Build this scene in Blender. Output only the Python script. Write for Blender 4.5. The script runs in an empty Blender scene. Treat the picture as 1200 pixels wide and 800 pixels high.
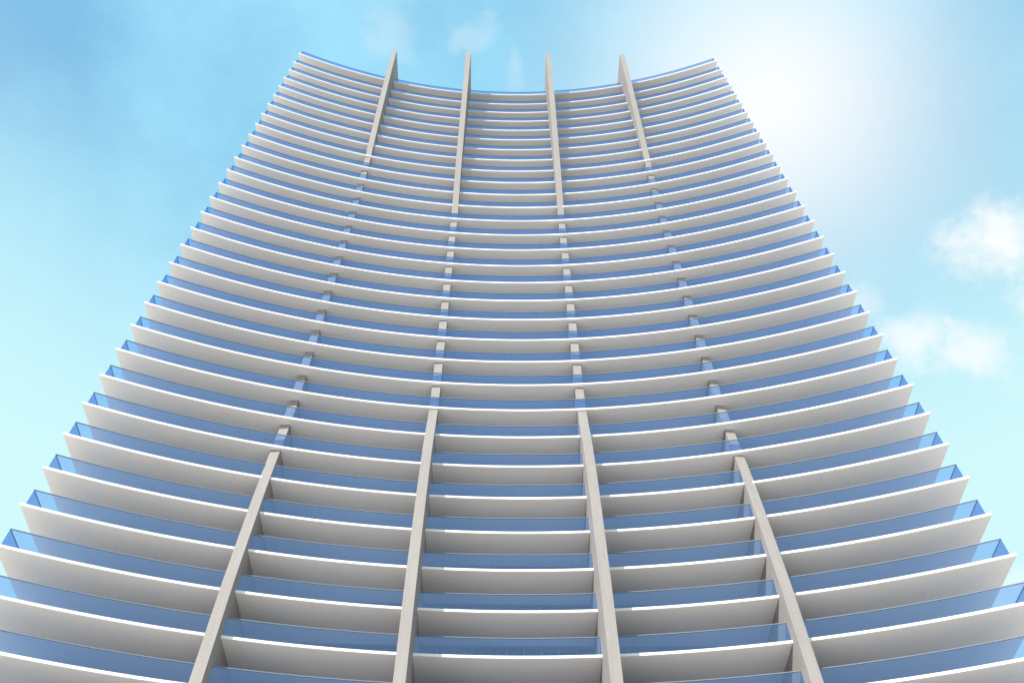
import bpy, bmesh, math, random
from mathutils import Matrix, Vector

random.seed(7)
scene = bpy.context.scene
COL = scene.collection
S = 3.2                       # metres per storey
CAMZ = 1.6                    # eye height above the pavement
rad = math.radians


# ------------------------------------------------------------------ helpers
def link(name, bm, mat, parent=None):
    me = bpy.data.meshes.new(name)
    bmesh.ops.recalc_face_normals(bm, faces=bm.faces)
    bm.to_mesh(me)
    bm.free()
    me.materials.append(mat)
    o = bpy.data.objects.new(name, me)
    COL.objects.link(o)
    if parent:
        o.parent = parent
    return o


def prism(bm, ring, z0, z1):
    """closed vertical prism over a plan ring"""
    lo = [bm.verts.new((x, y, z0)) for x, y in ring]
    hi = [bm.verts.new((x, y, z1)) for x, y in ring]
    n = len(ring)
    bm.faces.new(lo[::-1])
    bm.faces.new(hi)
    for i in range(n):
        j = (i + 1) % n
        bm.faces.new((lo[i], lo[j], hi[j], hi[i]))


def strip_prism(bm, front, back, z0, z1):
    """band between two plan polylines, made of quads (keeps long curves clean)"""
    n = len(front)
    F0 = [bm.verts.new((x, y, z0)) for x, y in front]
    F1 = [bm.verts.new((x, y, z1)) for x, y in front]
    B0 = [bm.verts.new((x, y, z0)) for x, y in back]
    B1 = [bm.verts.new((x, y, z1)) for x, y in back]
    for i in range(n - 1):
        bm.faces.new((F0[i], F0[i + 1], F1[i + 1], F1[i]))
        bm.faces.new((B0[i + 1], B0[i], B1[i], B1[i + 1]))
        bm.faces.new((F1[i], F1[i + 1], B1[i + 1], B1[i]))
        bm.faces.new((F0[i + 1], F0[i], B0[i], B0[i + 1]))
    bm.faces.new((F0[0], F1[0], B1[0], B0[0]))
    bm.faces.new((F0[-1], B0[-1], B1[-1], F1[-1]))


def bevel_all(bm, w, min_angle=40):
    es = [e for e in bm.edges if len(e.link_faces) == 2 and e.calc_face_angle(0) > rad(min_angle)]
    bmesh.ops.bevel(bm, geom=es, offset=w, segments=1, affect='EDGES')


# ------------------------------------------------------------------ materials
def new_mat(name):
    m = bpy.data.materials.new(name)
    m.use_nodes = True
    nt = m.node_tree
    return m, nt, nt.nodes['Principled BSDF']


def mixrgb(nt, fac, a, b, blend='MIX'):
    n = nt.nodes.new('ShaderNodeMix')
    n.data_type = 'RGBA'
    n.blend_type = blend
    for sock, v in ((n.inputs[0], fac), (n.inputs[6], a), (n.inputs[7], b)):
        if hasattr(v, 'is_output'):
            nt.links.new(v, sock)
        else:
            sock.default_value = v if not isinstance(v, tuple) or len(v) == 4 else (*v, 1)
    return n.outputs[2]


def noise(nt, vec, scale, detail=4, rough=.55):
    n = nt.nodes.new('ShaderNodeTexNoise')
    n.inputs['Scale'].default_value = scale
    n.inputs['Detail'].default_value = detail
    n.inputs['Roughness'].default_value = rough
    nt.links.new(vec, n.inputs['Vector'])
    return n.outputs['Fac']


def mapped(nt, scale, loc=(0, 0, 0)):
    tc = nt.nodes.new('ShaderNodeTexCoord')
    mp = nt.nodes.new('ShaderNodeMapping')
    mp.inputs['Scale'].default_value = scale
    mp.inputs['Location'].default_value = loc
    nt.links.new(tc.outputs['Object'], mp.inputs['Vector'])
    return mp.outputs['Vector']


def ramp(nt, fac, stops):
    r = nt.nodes.new('ShaderNodeValToRGB')
    e = r.color_ramp.elements
    e[0].position, e[0].color = stops[0][0], (*[stops[0][1]] * 3, 1)
    e[1].position, e[1].color = stops[-1][0], (*[stops[-1][1]] * 3, 1)
    for p, v in stops[1:-1]:
        k = e.new(p)
        k.color = (v, v, v, 1)
    nt.links.new(fac, r.inputs[0])
    return r.outputs[0]


def mat_stucco():
    m, nt, b = new_mat('white_painted_stucco')
    big = noise(nt, mapped(nt, (.09, .25, .8)), 1.0, 5)
    fine = noise(nt, mapped(nt, (1.3, 1.3, 1.3)), 4.0, 6, .65)
    c = mixrgb(nt, ramp(nt, big, [(.3, 0), (.7, 1)]), (.81, .775, .77), (.75, .715, .71))
    c = mixrgb(nt, ramp(nt, fine, [(.35, 0), (.75, .5)]), c, (.71, .685, .67))
    nt.links.new(c, b.inputs['Base Color'])
    b.inputs['Roughness'].default_value = .7
    bp = nt.nodes.new('ShaderNodeBump')
    bp.inputs['Strength'].default_value = .12
    bp.inputs['Distance'].default_value = .01
    nt.links.new(noise(nt, mapped(nt, (1, 1, 1)), 30, 3), bp.inputs['Height'])
    nt.links.new(bp.outputs[0], b.inputs['Normal'])
    return m


def mat_fin():
    m, nt, b = new_mat('pale_cast_concrete')
    streak = noise(nt, mapped(nt, (5.0, 5.0, .12)), 1.6, 6, .6)
    grain = noise(nt, mapped(nt, (1, 1, 1)), 9.0, 8, .75)
    blot = noise(nt, mapped(nt, (.5, .5, .16)), 1.0, 4)
    c = mixrgb(nt, ramp(nt, streak, [(.3, 0), (.72, 1)]), (.30, .265, .255), (.245, .215, .205))
    c = mixrgb(nt, ramp(nt, grain, [(.4, 0), (.68, .55)]), c, (.185, .17, .16))
    c = mixrgb(nt, ramp(nt, blot, [(.45, 0), (.8, .5)]), c, (.30, .28, .27))
    nt.links.new(c, b.inputs['Base Color'])
    b.inputs['Roughness'].default_value = .75
    bp = nt.nodes.new('ShaderNodeBump')
    bp.inputs['Strength'].default_value = .2
    bp.inputs['Distance'].default_value = .01
    nt.links.new(grain, bp.inputs['Height'])
    nt.links.new(bp.outputs[0], b.inputs['Normal'])
    return m


def mat_rail_glass():
    """tinted blue balustrade glass; each pane is a thin box so the tint applies at both faces"""
    m, nt, b = new_mat('blue_tinted_glass')
    nt.nodes.remove(b)
    out = nt.nodes['Material Output']
    tr = nt.nodes.new('ShaderNodeBsdfTransparent')
    gl = nt.nodes.new('ShaderNodeBsdfGlossy')
    gl.inputs['Roughness'].default_value = .02
    gl.inputs['Color'].default_value = (.56, .64, 1, 1)
    fr = nt.nodes.new('ShaderNodeFresnel')
    geo = nt.nodes.new('ShaderNodeNewGeometry')          # leaving the pane the light must not be totally reflected
    ior = nt.nodes.new('ShaderNodeMapRange')
    ior.inputs['To Min'].default_value = 2.25
    ior.inputs['To Max'].default_value = 1 / 2.25
    nt.links.new(geo.outputs['Backfacing'], ior.inputs['Value'])
    nt.links.new(ior.outputs['Result'], fr.inputs['IOR'])
    oi = noise(nt, mapped(nt, (.35, .35, .35)), 1.0, 2)
    tint = mixrgb(nt, oi, RAIL_TINT_A, RAIL_TINT_B)
    nt.links.new(tint, tr.inputs['Color'])
    mx = nt.nodes.new('ShaderNodeMixShader')
    nt.links.new(fr.outputs[0], mx.inputs[0])
    nt.links.new(tr.outputs[0], mx.inputs[1])
    nt.links.new(gl.outputs[0], mx.inputs[2])
    nt.links.new(mx.outputs[0], out.inputs['Surface'])
    return m


def mat_window():
    m, nt, b = new_mat('reflective_window_glass')
    vor = nt.nodes.new('ShaderNodeTexWhiteNoise')
    vor.noise_dimensions = '3D'
    sn = nt.nodes.new('ShaderNodeVectorMath')
    sn.operation = 'FLOOR'
    nt.links.new(mapped(nt, (1 / 2.2, 0.0, 1 / S), (0, 0, .5)), sn.inputs[0])
    nt.links.new(sn.outputs[0], vor.inputs['Vector'])
    f = ramp(nt, vor.outputs['Value'], [(.62, 0), (.64, 1)])      # some rooms have pale curtains drawn
    c = mixrgb(nt, f, (.025, .035, .05), (.075, .08, .09))
    nt.links.new(c, b.inputs['Base Color'])
    b.inputs['Roughness'].default_value = .04
    b.inputs['IOR'].default_value = 1.6
    return m


def mat_simple(name, col, rough=.5, metal=0.0):
    m, nt, b = new_mat(name)
    f = noise(nt, mapped(nt, (1, 1, 1)), 3.0, 4)
    d = tuple(c * .86 for c in col)
    nt.links.new(mixrgb(nt, f, col, d), b.inputs['Base Color'])
    b.inputs['Roughness'].default_value = rough
    b.inputs['Metallic'].default_value = metal
    return m


def mat_ground():
    m, nt, b = new_mat('pale_paving')
    br = nt.nodes.new('ShaderNodeTexBrick')
    br.inputs['Scale'].default_value = 1.0
    br.inputs['Brick Width'].default_value = 1.2
    br.inputs['Row Height'].default_value = .6
    br.inputs['Mortar Size'].default_value = .008
    br.inputs['Color1'].default_value = (.79, .68, .615, 1)
    br.inputs['Color2'].default_value = (.72, .615, .555, 1)
    br.inputs['Mortar'].default_value = (.28, .26, .24, 1)
    nt.links.new(mapped(nt, (1, 1, 1)), br.inputs['Vector'])
    st = noise(nt, mapped(nt, (.08, .08, .08)), 1.0, 6)
    c = mixrgb(nt, ramp(nt, st, [(.4, 0), (.75, .4)]), br.outputs['Color'], (.60, .52, .47))
    nt.links.new(c, b.inputs['Base Color'])
    b.inputs['Roughness'].default_value = .8
    return m


RAIL_TINT_A = (.685, .81, .97)
RAIL_TINT_B = (.735, .84, .98)
STUCCO = mat_stucco()
CONCRETE = mat_fin()
RAILGLASS = mat_rail_glass()
WINDOW = mat_window()
ALU = mat_simple('grey_anodised_aluminium', (.18, .20, .24), .42, .2)
FRAME = mat_simple('dark_window_frame', (.10, .11, .13), .45)
ADDED_TILE = mat_simple('added_grey_brown_tiles', (.23, .215, .20), .6)  # for the added floor layer, kept dark to limit bounce
WALL = mat_simple('painted_wall', (.66, .65, .63), .7)
GROUND = mat_ground()

# ------------------------------------------------------------------ the tower's plan (storey units, then metres)
HALF = 9.06                   # half width of the balconies
YC, SAG = 13.85, 1.69         # balcony front edge: middle and how far the tips come forward
R1 = (HALF ** 2 + SAG ** 2) / (2 * SAG)
YF, SAGF = 14.85, .20        # window line
R2 = (HALF ** 2 + SAGF ** 2) / (2 * SAGF)


def edge_y(x, inset=0.0):
    r = R1 + inset
    return YC - R1 + math.sqrt(r * r - x * x)


def wall_y(x, back=0.0):
    r = R2 + back
    return YF - R2 + math.sqrt(r * r - x * x)


def span(x0, x1, step=.16):
    n = max(2, int(math.ceil((x1 - x0) / step)))
    return [x0 + (x1 - x0) * i / n for i in range(n + 1)]


def Z(n):                     # level of the slab centre of storey n counted from the roof terrace down
    z = 39.155 - n + (.179 if n == 0 else 0)
    return z * S + CAMZ


T = .057 * S                  # slab thickness
N_LAST = 35
FINS = [(-5.23, -5.02), (-1.90, -1.69), (1.69, 1.90), (5.02, 5.23)]

tower = bpy.data.objects.new('apartment_tower', None)
COL.objects.link(tower)
tower.location = (0, YC * S, 0)
tower['label'] = 'tall white apartment tower with curved stacked balconies, blue glass railings and four concrete fins'
tower['category'] = 'apartment tower'
OFF = Vector((0, -YC * S, 0))


def part(name, bm, mat, parent=None):
    """a part of the tower, or a sub-part of one of its parts; geometry is given in world metres"""
    bmesh.ops.translate(bm, verts=bm.verts, vec=OFF)
    return link(name, bm, mat, parent or tower)


def m2(pts):
    return [(x * S, y * S) for x, y in pts]


def balcony(n):
    z = Z(n)
    bm = bmesh.new()
    xs = span(-HALF, HALF, .12)
    # a drip edge runs along the front: the soffit behind it sits a little higher
    strip_prism(bm, m2([(x, edge_y(x)) for x in xs]), m2([(x, edge_y(x, .085)) for x in xs]), z - T / 2, z + T / 2)
    bevel_all(bm, .012, 50)
    strip_prism(bm, m2([(x, edge_y(x, .083)) for x in xs]), m2([(x, wall_y(x, .05)) for x in xs]), z - T / 2 + .022, z + T / 2 - .003)
    slab = part('balcony', bm, STUCCO)
    # the bays this storey is cut into by the fins
    cuts = []
    if n <= 10 or n >= 23:
        cuts += [FINS[1], FINS[2]]
    if n <= 8 or n >= 25:
        cuts += [FINS[0], FINS[3]]
    cuts.sort()
    inset = .03
    end = HALF - .07
    bays, a = [], -end
    for c0, c1 in cuts:
        bays.append((a, c0 + .004))
        a = c1 - .004
    bays.append((a, end))
    zb, zt = z + T / 2, z + T / 2 + .385 * S
    for i, (a, b) in enumerate(bays):
        g = bmesh.new()
        k = max(1, round((b - a) * S / 1.45))
        gap = .004 / S
        for q in range(k):
            p0 = a + (b - a) * q / k + (gap if q else 0)
            p1 = a + (b - a) * (q + 1) / k - (gap if q < k - 1 else 0)
            xs = span(p0, p1, .16)
            strip_prism(g, m2([(x, edge_y(x, inset)) for x in xs]), m2([(x, edge_y(x, inset + .005)) for x in xs]), zb - .02, zt)
        h = bmesh.new()
        xs = span(a, b, .12)
        hw = .0085
        strip_prism(h, m2([(x, edge_y(x, inset + .0025 - hw)) for x in xs]), m2([(x, edge_y(x, inset + .0025 + hw)) for x in xs]), zt, zt + .018 * S)
        for s, tip in ((-1, i == 0), (1, i == len(bays) - 1)):
            if not tip:
                continue
            x = s * end
            y0 = edge_y(x, inset) + .012
            y1 = wall_y(x) - .02
            ym = (y0 + y1) / 2
            for u, v in ((y0, ym - .001), (ym + .001, y1)):
                prism(g, m2([(x - .0025, u), (x + .0025, u), (x + .0025, v), (x - .0025, v)]), zb - .02, zt)
            prism(h, m2([(x - hw, y0 + .0095), (x + hw, y0 + .0095), (x + hw, y1), (x - hw, y1)]), zt, zt + .018 * S)
        part('glass_railing', g, RAILGLASS, slab)
        part('handrail', h, ALU, slab)
    t = bmesh.new()  # unseen dark floor layer, added to cut bounced light on the soffit above
    xs = span(-HALF + .1, HALF - .1, .16)
    strip_prism(t, m2([(x, edge_y(x, .075)) for x in xs]), m2([(x, wall_y(x, .0)) for x in xs]), zb - .01, zb + .02)
    part('added_floor_tiles', t, ADDED_TILE, slab)
    return slab


def window_wall(n):
    """the storey's glazing between slab n (floor) and slab n-1 (ceiling)"""
    z0, z1 = Z(n) + T / 2, Z(n - 1) - T / 2
    e = .35
    g = bmesh.new()
    xs = span(-HALF + e, HALF - e, .2)
    strip_prism(g, m2([(x, wall_y(x)) for x in xs]), m2([(x, wall_y(x, .02)) for x in xs]), z0 + .002, z1 - .002)
    w = part('window_wall', g, WINDOW)
    f = bmesh.new()
    k = 52
    for q in range(k + 1):
        x = -HALF + e + (2 * HALF - 2 * e) * q / k
        if any(c0 - .02 < x < c1 + .02 for c0, c1 in FINS):
            continue
        d = .011 if q % 4 else .022
        y = wall_y(x)
        prism(f, m2([(x - d, y - .02), (x + d, y - .02), (x + d, y - .001), (x - d, y - .001)]), z0 + .004, z1 - .004)
    for za, zb in ((z0 + .003, z0 + .10), (z1 - .16, z1 - .003)):
        strip_prism(f, m2([(x, wall_y(x, -.014)) for x in xs]), m2([(x, wall_y(x, -.002)) for x in xs]), za, zb)
    part('window_frame', f, FRAME, w)


# fin front line: straight below, drawn back behind the balconies in the middle, coming forward again to the top
LOW = [(-.45, 13.09), (9.0, 13.09), (11.2, 13.12), (13.3, 13.24), (14.2, 13.31), (15.15, 13.42)]
TOP = [(31.15, 13.37), (33, 13.18), (34.9, 13.0), (38, 12.72), (41.0, 12.50)]
INNER = LOW + [(15.7, 13.51), (16.15, 13.62), (17.15, 13.83), (18.1, 13.88), (27.0, 13.88), (27.6, 13.85), (28.15, 13.78), (29.15, 13.64), (30.15, 13.48)] + TOP
OUTER = LOW + [(16.15, 13.53), (17.15, 13.61), (18.15, 13.60), (22, 13.59), (27.0, 13.58), (28.15, 13.56), (29.15, 13.52), (30.15, 13.46)] + TOP


def fin(c0, c1, PROFILE):
    bm = bmesh.new()
    back = YF + .1
    fl, fr_, bl, br_ = [], [], [], []
    for z, y in PROFILE:
        zz = z * S + CAMZ
        fl.append(bm.verts.new((c0 * S, y * S, zz)))
        fr_.append(bm.verts.new((c1 * S, y * S, zz)))
        bl.append(bm.verts.new((c0 * S, back * S, zz)))
        br_.append(bm.verts.new((c1 * S, back * S, zz)))
    for i in range(len(PROFILE) - 1):
        j = i + 1
        bm.faces.new((fl[i], fr_[i], fr_[j], fl[j]))
        bm.faces.new((br_[i], bl[i], bl[j], br_[j]))
        bm.faces.new((bl[i], fl[i], fl[j], bl[j]))
        bm.faces.new((fr_[i], br_[i], br_[j], fr_[j]))
    bm.faces.new((fl[-1], fr_[-1], br_[-1], bl[-1]))
    bm.faces.new((fl[0], bl[0], br_[0], fr_[0]))
    bevel_all(bm, .018, 60)
    part('fin', bm, CONCRETE)


for n in range(0, N_LAST + 1):
    balcony(n)
    if n >= 1:
        window_wall(n)
for c in FINS:
    fin(*c, OUTER if abs(c[0]) > 3 else INNER)

# solid body behind the windows, its roof deck and the closed base storeys
core_ring = [(x, wall_y(x, .03)) for x in span(-HALF + .4, HALF - .4, .4)]
bm = bmesh.new()
ring = m2(core_ring) + [((HALF - .4) * S, 21.5 * S), ((-HALF + .4) * S, 21.5 * S)]
prism(bm, ring, 0, Z(0) - T / 2 - .004)
part('core_wall', bm, WALL)
bm = bmesh.new()
prism(bm, m2([(x, wall_y(x, .055)) for x in span(-HALF, HALF, .4)]) + [(HALF * S, 21.7 * S), (-HALF * S, 21.7 * S)], Z(0) - T / 2, Z(0) + T / 2 - .004)
part('roof_slab', bm, STUCCO)
bm = bmesh.new()
xs = span(-HALF + .2, HALF - .2, .3)
strip_prism(bm, m2([(x, wall_y(x, -.3)) for x in xs]), m2([(x, wall_y(x, .02)) for x in xs]), 0, Z(N_LAST) - T / 2 - .004)
part('base_wall', bm, STUCCO)

# ------------------------------------------------------------------ ground
bm = bmesh.new()
R = 6000
prev = None
vs = [bm.verts.new((R * math.cos(a * math.pi / 32), R * math.sin(a * math.pi / 32), 0)) for a in range(64)]
bm.faces.new(vs)
g = link('ground', bm, GROUND)
g['kind'] = 'structure'
g['label'] = 'pale paved ground around the tower'

# ------------------------------------------------------------------ camera
F_PX, PITCH, ROLL, YAW = 1063.18, .96692695, -.00628992, -.0232682
cp, sp = math.cos(PITCH), math.sin(PITCH)
c, s = math.cos(ROLL), math.sin(ROLL)
right = Vector((c, -s * sp, s * cp))
up = Vector((-s, -c * sp, c * cp))
fwd = Vector((0, cp, sp))
M = Matrix((right, up, -fwd)).transposed()
M = Matrix.Rotation(YAW, 3, 'Z') @ M
cam = bpy.data.cameras.new('camera')
cam.sensor_width = 36
cam.lens = 36 * F_PX / 1200
cam.clip_start = .1
cam.clip_end = 20000
co = bpy.data.objects.new('camera', cam)
COL.objects.link(co)
co.matrix_world = Matrix.Translation((-.21 * S, 0, CAMZ)) @ M.to_4x4()
scene.camera = co

# ------------------------------------------------------------------ light
SUN_EL, SUN_AZ = 30.0, 36.0      # behind the viewer, to the left: azimuth measured from straight behind (-Y) towards -X
to_sun = Vector((-math.sin(rad(SUN_AZ)) * math.cos(rad(SUN_EL)), -math.cos(rad(SUN_AZ)) * math.cos(rad(SUN_EL)), math.sin(rad(SUN_EL))))
sun = bpy.data.lights.new('sun', 'SUN')
sun.energy = 4.2
sun.angle = rad(.53)
sun.color = (1, .96, .915)
so = bpy.data.objects.new('sun', sun)
COL.objects.link(so)
so.rotation_euler = to_sun.to_track_quat('Z', 'Y').to_euler()
so.location = to_sun * 300

# ------------------------------------------------------------------ sky: Nishita air with high thin cloud and a few cumulus
world = bpy.data.worlds.new('World')
scene.world = world
world.use_nodes = True
nt = world.node_tree
bg = nt.nodes['Background']
SKY_STRENGTH = .15
sky = nt.nodes.new('ShaderNodeTexSky')
sky.sky_type = 'NISHITA'
sky.sun_disc = False
sky.sun_elevation = rad(SUN_EL)
sky.sun_rotation = math.atan2(to_sun.x, to_sun.y)
sky.air_density = 1.0
sky.dust_density = .6
sky.ozone_density = 1.0
tc = nt.nodes.new('ShaderNodeTexCoord')
D = tc.outputs['Generated']


def math_n(op, a, b=None, clamp=False):
    n = nt.nodes.new('ShaderNodeMath')
    n.operation = op
    n.use_clamp = clamp
    for i, v in enumerate((a, b)):
        if v is None:
            continue
        if hasattr(v, 'is_output'):
            nt.links.new(v, n.inputs[i])
        else:
            n.inputs[i].default_value = v
    return n.outputs[0]


def smooth(v, lo, hi, a=0.0, b=1.0):
    n = nt.nodes.new('ShaderNodeMapRange')
    n.interpolation_type = 'SMOOTHSTEP'
    nt.links.new(v, n.inputs['Value'])
    for k, x in (('From Min', lo), ('From Max', hi), ('To Min', a), ('To Max', b)):
        n.inputs[k].default_value = x
    return n.outputs['Result']


def dirvec(px, py):
    """sky direction given as the photograph's pixel, turned into a fixed world direction"""
    return (M @ Vector(((px - 600) / F_PX, -(py - 400) / F_PX, -1))).normalized()


def dist_to(d, wob=None, amount=0.0, squash=None):
    """angular distance (about radians) of the sky direction from d, with the outline broken up by noise"""
    n = nt.nodes.new('ShaderNodeVectorMath')
    n.operation = 'SUBTRACT'
    nt.links.new(D, n.inputs[0])
    n.inputs[1].default_value = d
    v = n.outputs[0]
    if squash:
        a = Vector(squash[0]).normalized()
        dp = nt.nodes.new('ShaderNodeVectorMath')
        dp.operation = 'DOT_PRODUCT'
        nt.links.new(v, dp.inputs[0])
        dp.inputs[1].default_value = a
        sc = nt.nodes.new('ShaderNodeVectorMath')
        sc.operation = 'SCALE'
        sc.inputs[0].default_value = a
        nt.links.new(math_n('MULTIPLY', dp.outputs['Value'], squash[1] - 1), sc.inputs['Scale'])
        ad = nt.nodes.new('ShaderNodeVectorMath')
        ad.operation = 'ADD'
        nt.links.new(v, ad.inputs[0])
        nt.links.new(sc.outputs[0], ad.inputs[1])
        v = ad.outputs[0]
    ln = nt.nodes.new('ShaderNodeVectorMath')
    ln.operation = 'LENGTH'
    nt.links.new(v, ln.inputs[0])
    out = ln.outputs['Value']
    if wob is not None:
        out = math_n('ADD', out, math_n('MULTIPLY', math_n('SUBTRACT', wob, .5), amount))
    return out


col = mixrgb(nt, 1.0, sky.outputs[0], SKY_TINT if 'SKY_TINT' in globals() else (.58, 1.15, 1.32), 'MULTIPLY')
col = mixrgb(nt, 1.0, col, (SKY_STRENGTH,) * 3, 'MULTIPLY')
sep = nt.nodes.new('ShaderNodeSeparateXYZ')
nt.links.new(D, sep.inputs[0])
# thin high veil
w1 = noise(nt, D, 3.2, 7, .6)
w2 = noise(nt, D, 9.0, 6, .6)
veil = math_n('MULTIPLY', smooth(w1, .34, .66, .62, .95), math_n('MULTIPLY', smooth(dist_to(dirvec(-30, -20), w1, .12), .04, .2, .45, 1), smooth(dist_to(dirvec(1230, 40), w1, .12), .06, .26, .85, 1)))
col = mixrgb(nt, veil, col, (.25, .53, .68))
# humid haze that whitens the sky towards the horizon
haze = smooth(sep.outputs['Z'], .91, .64, .03, .97)
col = mixrgb(nt, haze, col, (.435, .64, .65))
# bright cloud glow beside the tower's upper right corner
g1 = smooth(dist_to(dirvec(898, 112), w1, .08), .31, .0, 0, 1.0)
col = mixrgb(nt, math_n('MULTIPLY', math_n('POWER', g1, 1.35), .95), col, (.66, .67, .675))
cloudlets = [  # direction, size, wobble, strength, stretch
    (dirvec(1172, 284), .044, .06, .95, (right, .72)),
    (dirvec(1200, 353), .022, .05, .5, (right, .8)),
    (dirvec(1072, 397), .034, .05, .7, (right, .7)),
    (dirvec(1135, 412), .036, .05, .7, (right, .5)),
    (dirvec(1010, 350), .03, .06, .4, None),
    (dirvec(455, 34), .036, .06, .2, None),
    (dirvec(548, 42), .022, .05, .2, (right, .6)),
    (dirvec(603, 72), .026, .05, .18, (right, 2.2)),
    (dirvec(1165, 715), .045, .06, .5, (right, .6)),
]
w3 = noise(nt, D, 22.0, 7, .6)
for d, size, wob, st, sq in cloudlets:
    f = smooth(dist_to(d, w3, wob * 1.6, sq), size * 1.15, size * .1, 0, st)
    col = mixrgb(nt, f, col, (.66, .675, .68))
nt.links.new(col, bg.inputs['Color'])
bg.inputs['Strength'].default_value = 1.0

# ------------------------------------------------------------------ view
scene.render.engine = 'CYCLES'
scene.cycles.max_bounces = 10
scene.cycles.transparent_max_bounces = 24
scene.cycles.use_denoising = True
scene.view_settings.view_transform = 'Standard'
scene.view_settings.look = 'None'
scene.view_settings.gamma = 1
scene.view_settings.exposure = 0.6
scene.view_settings.use_curve_mapping = False
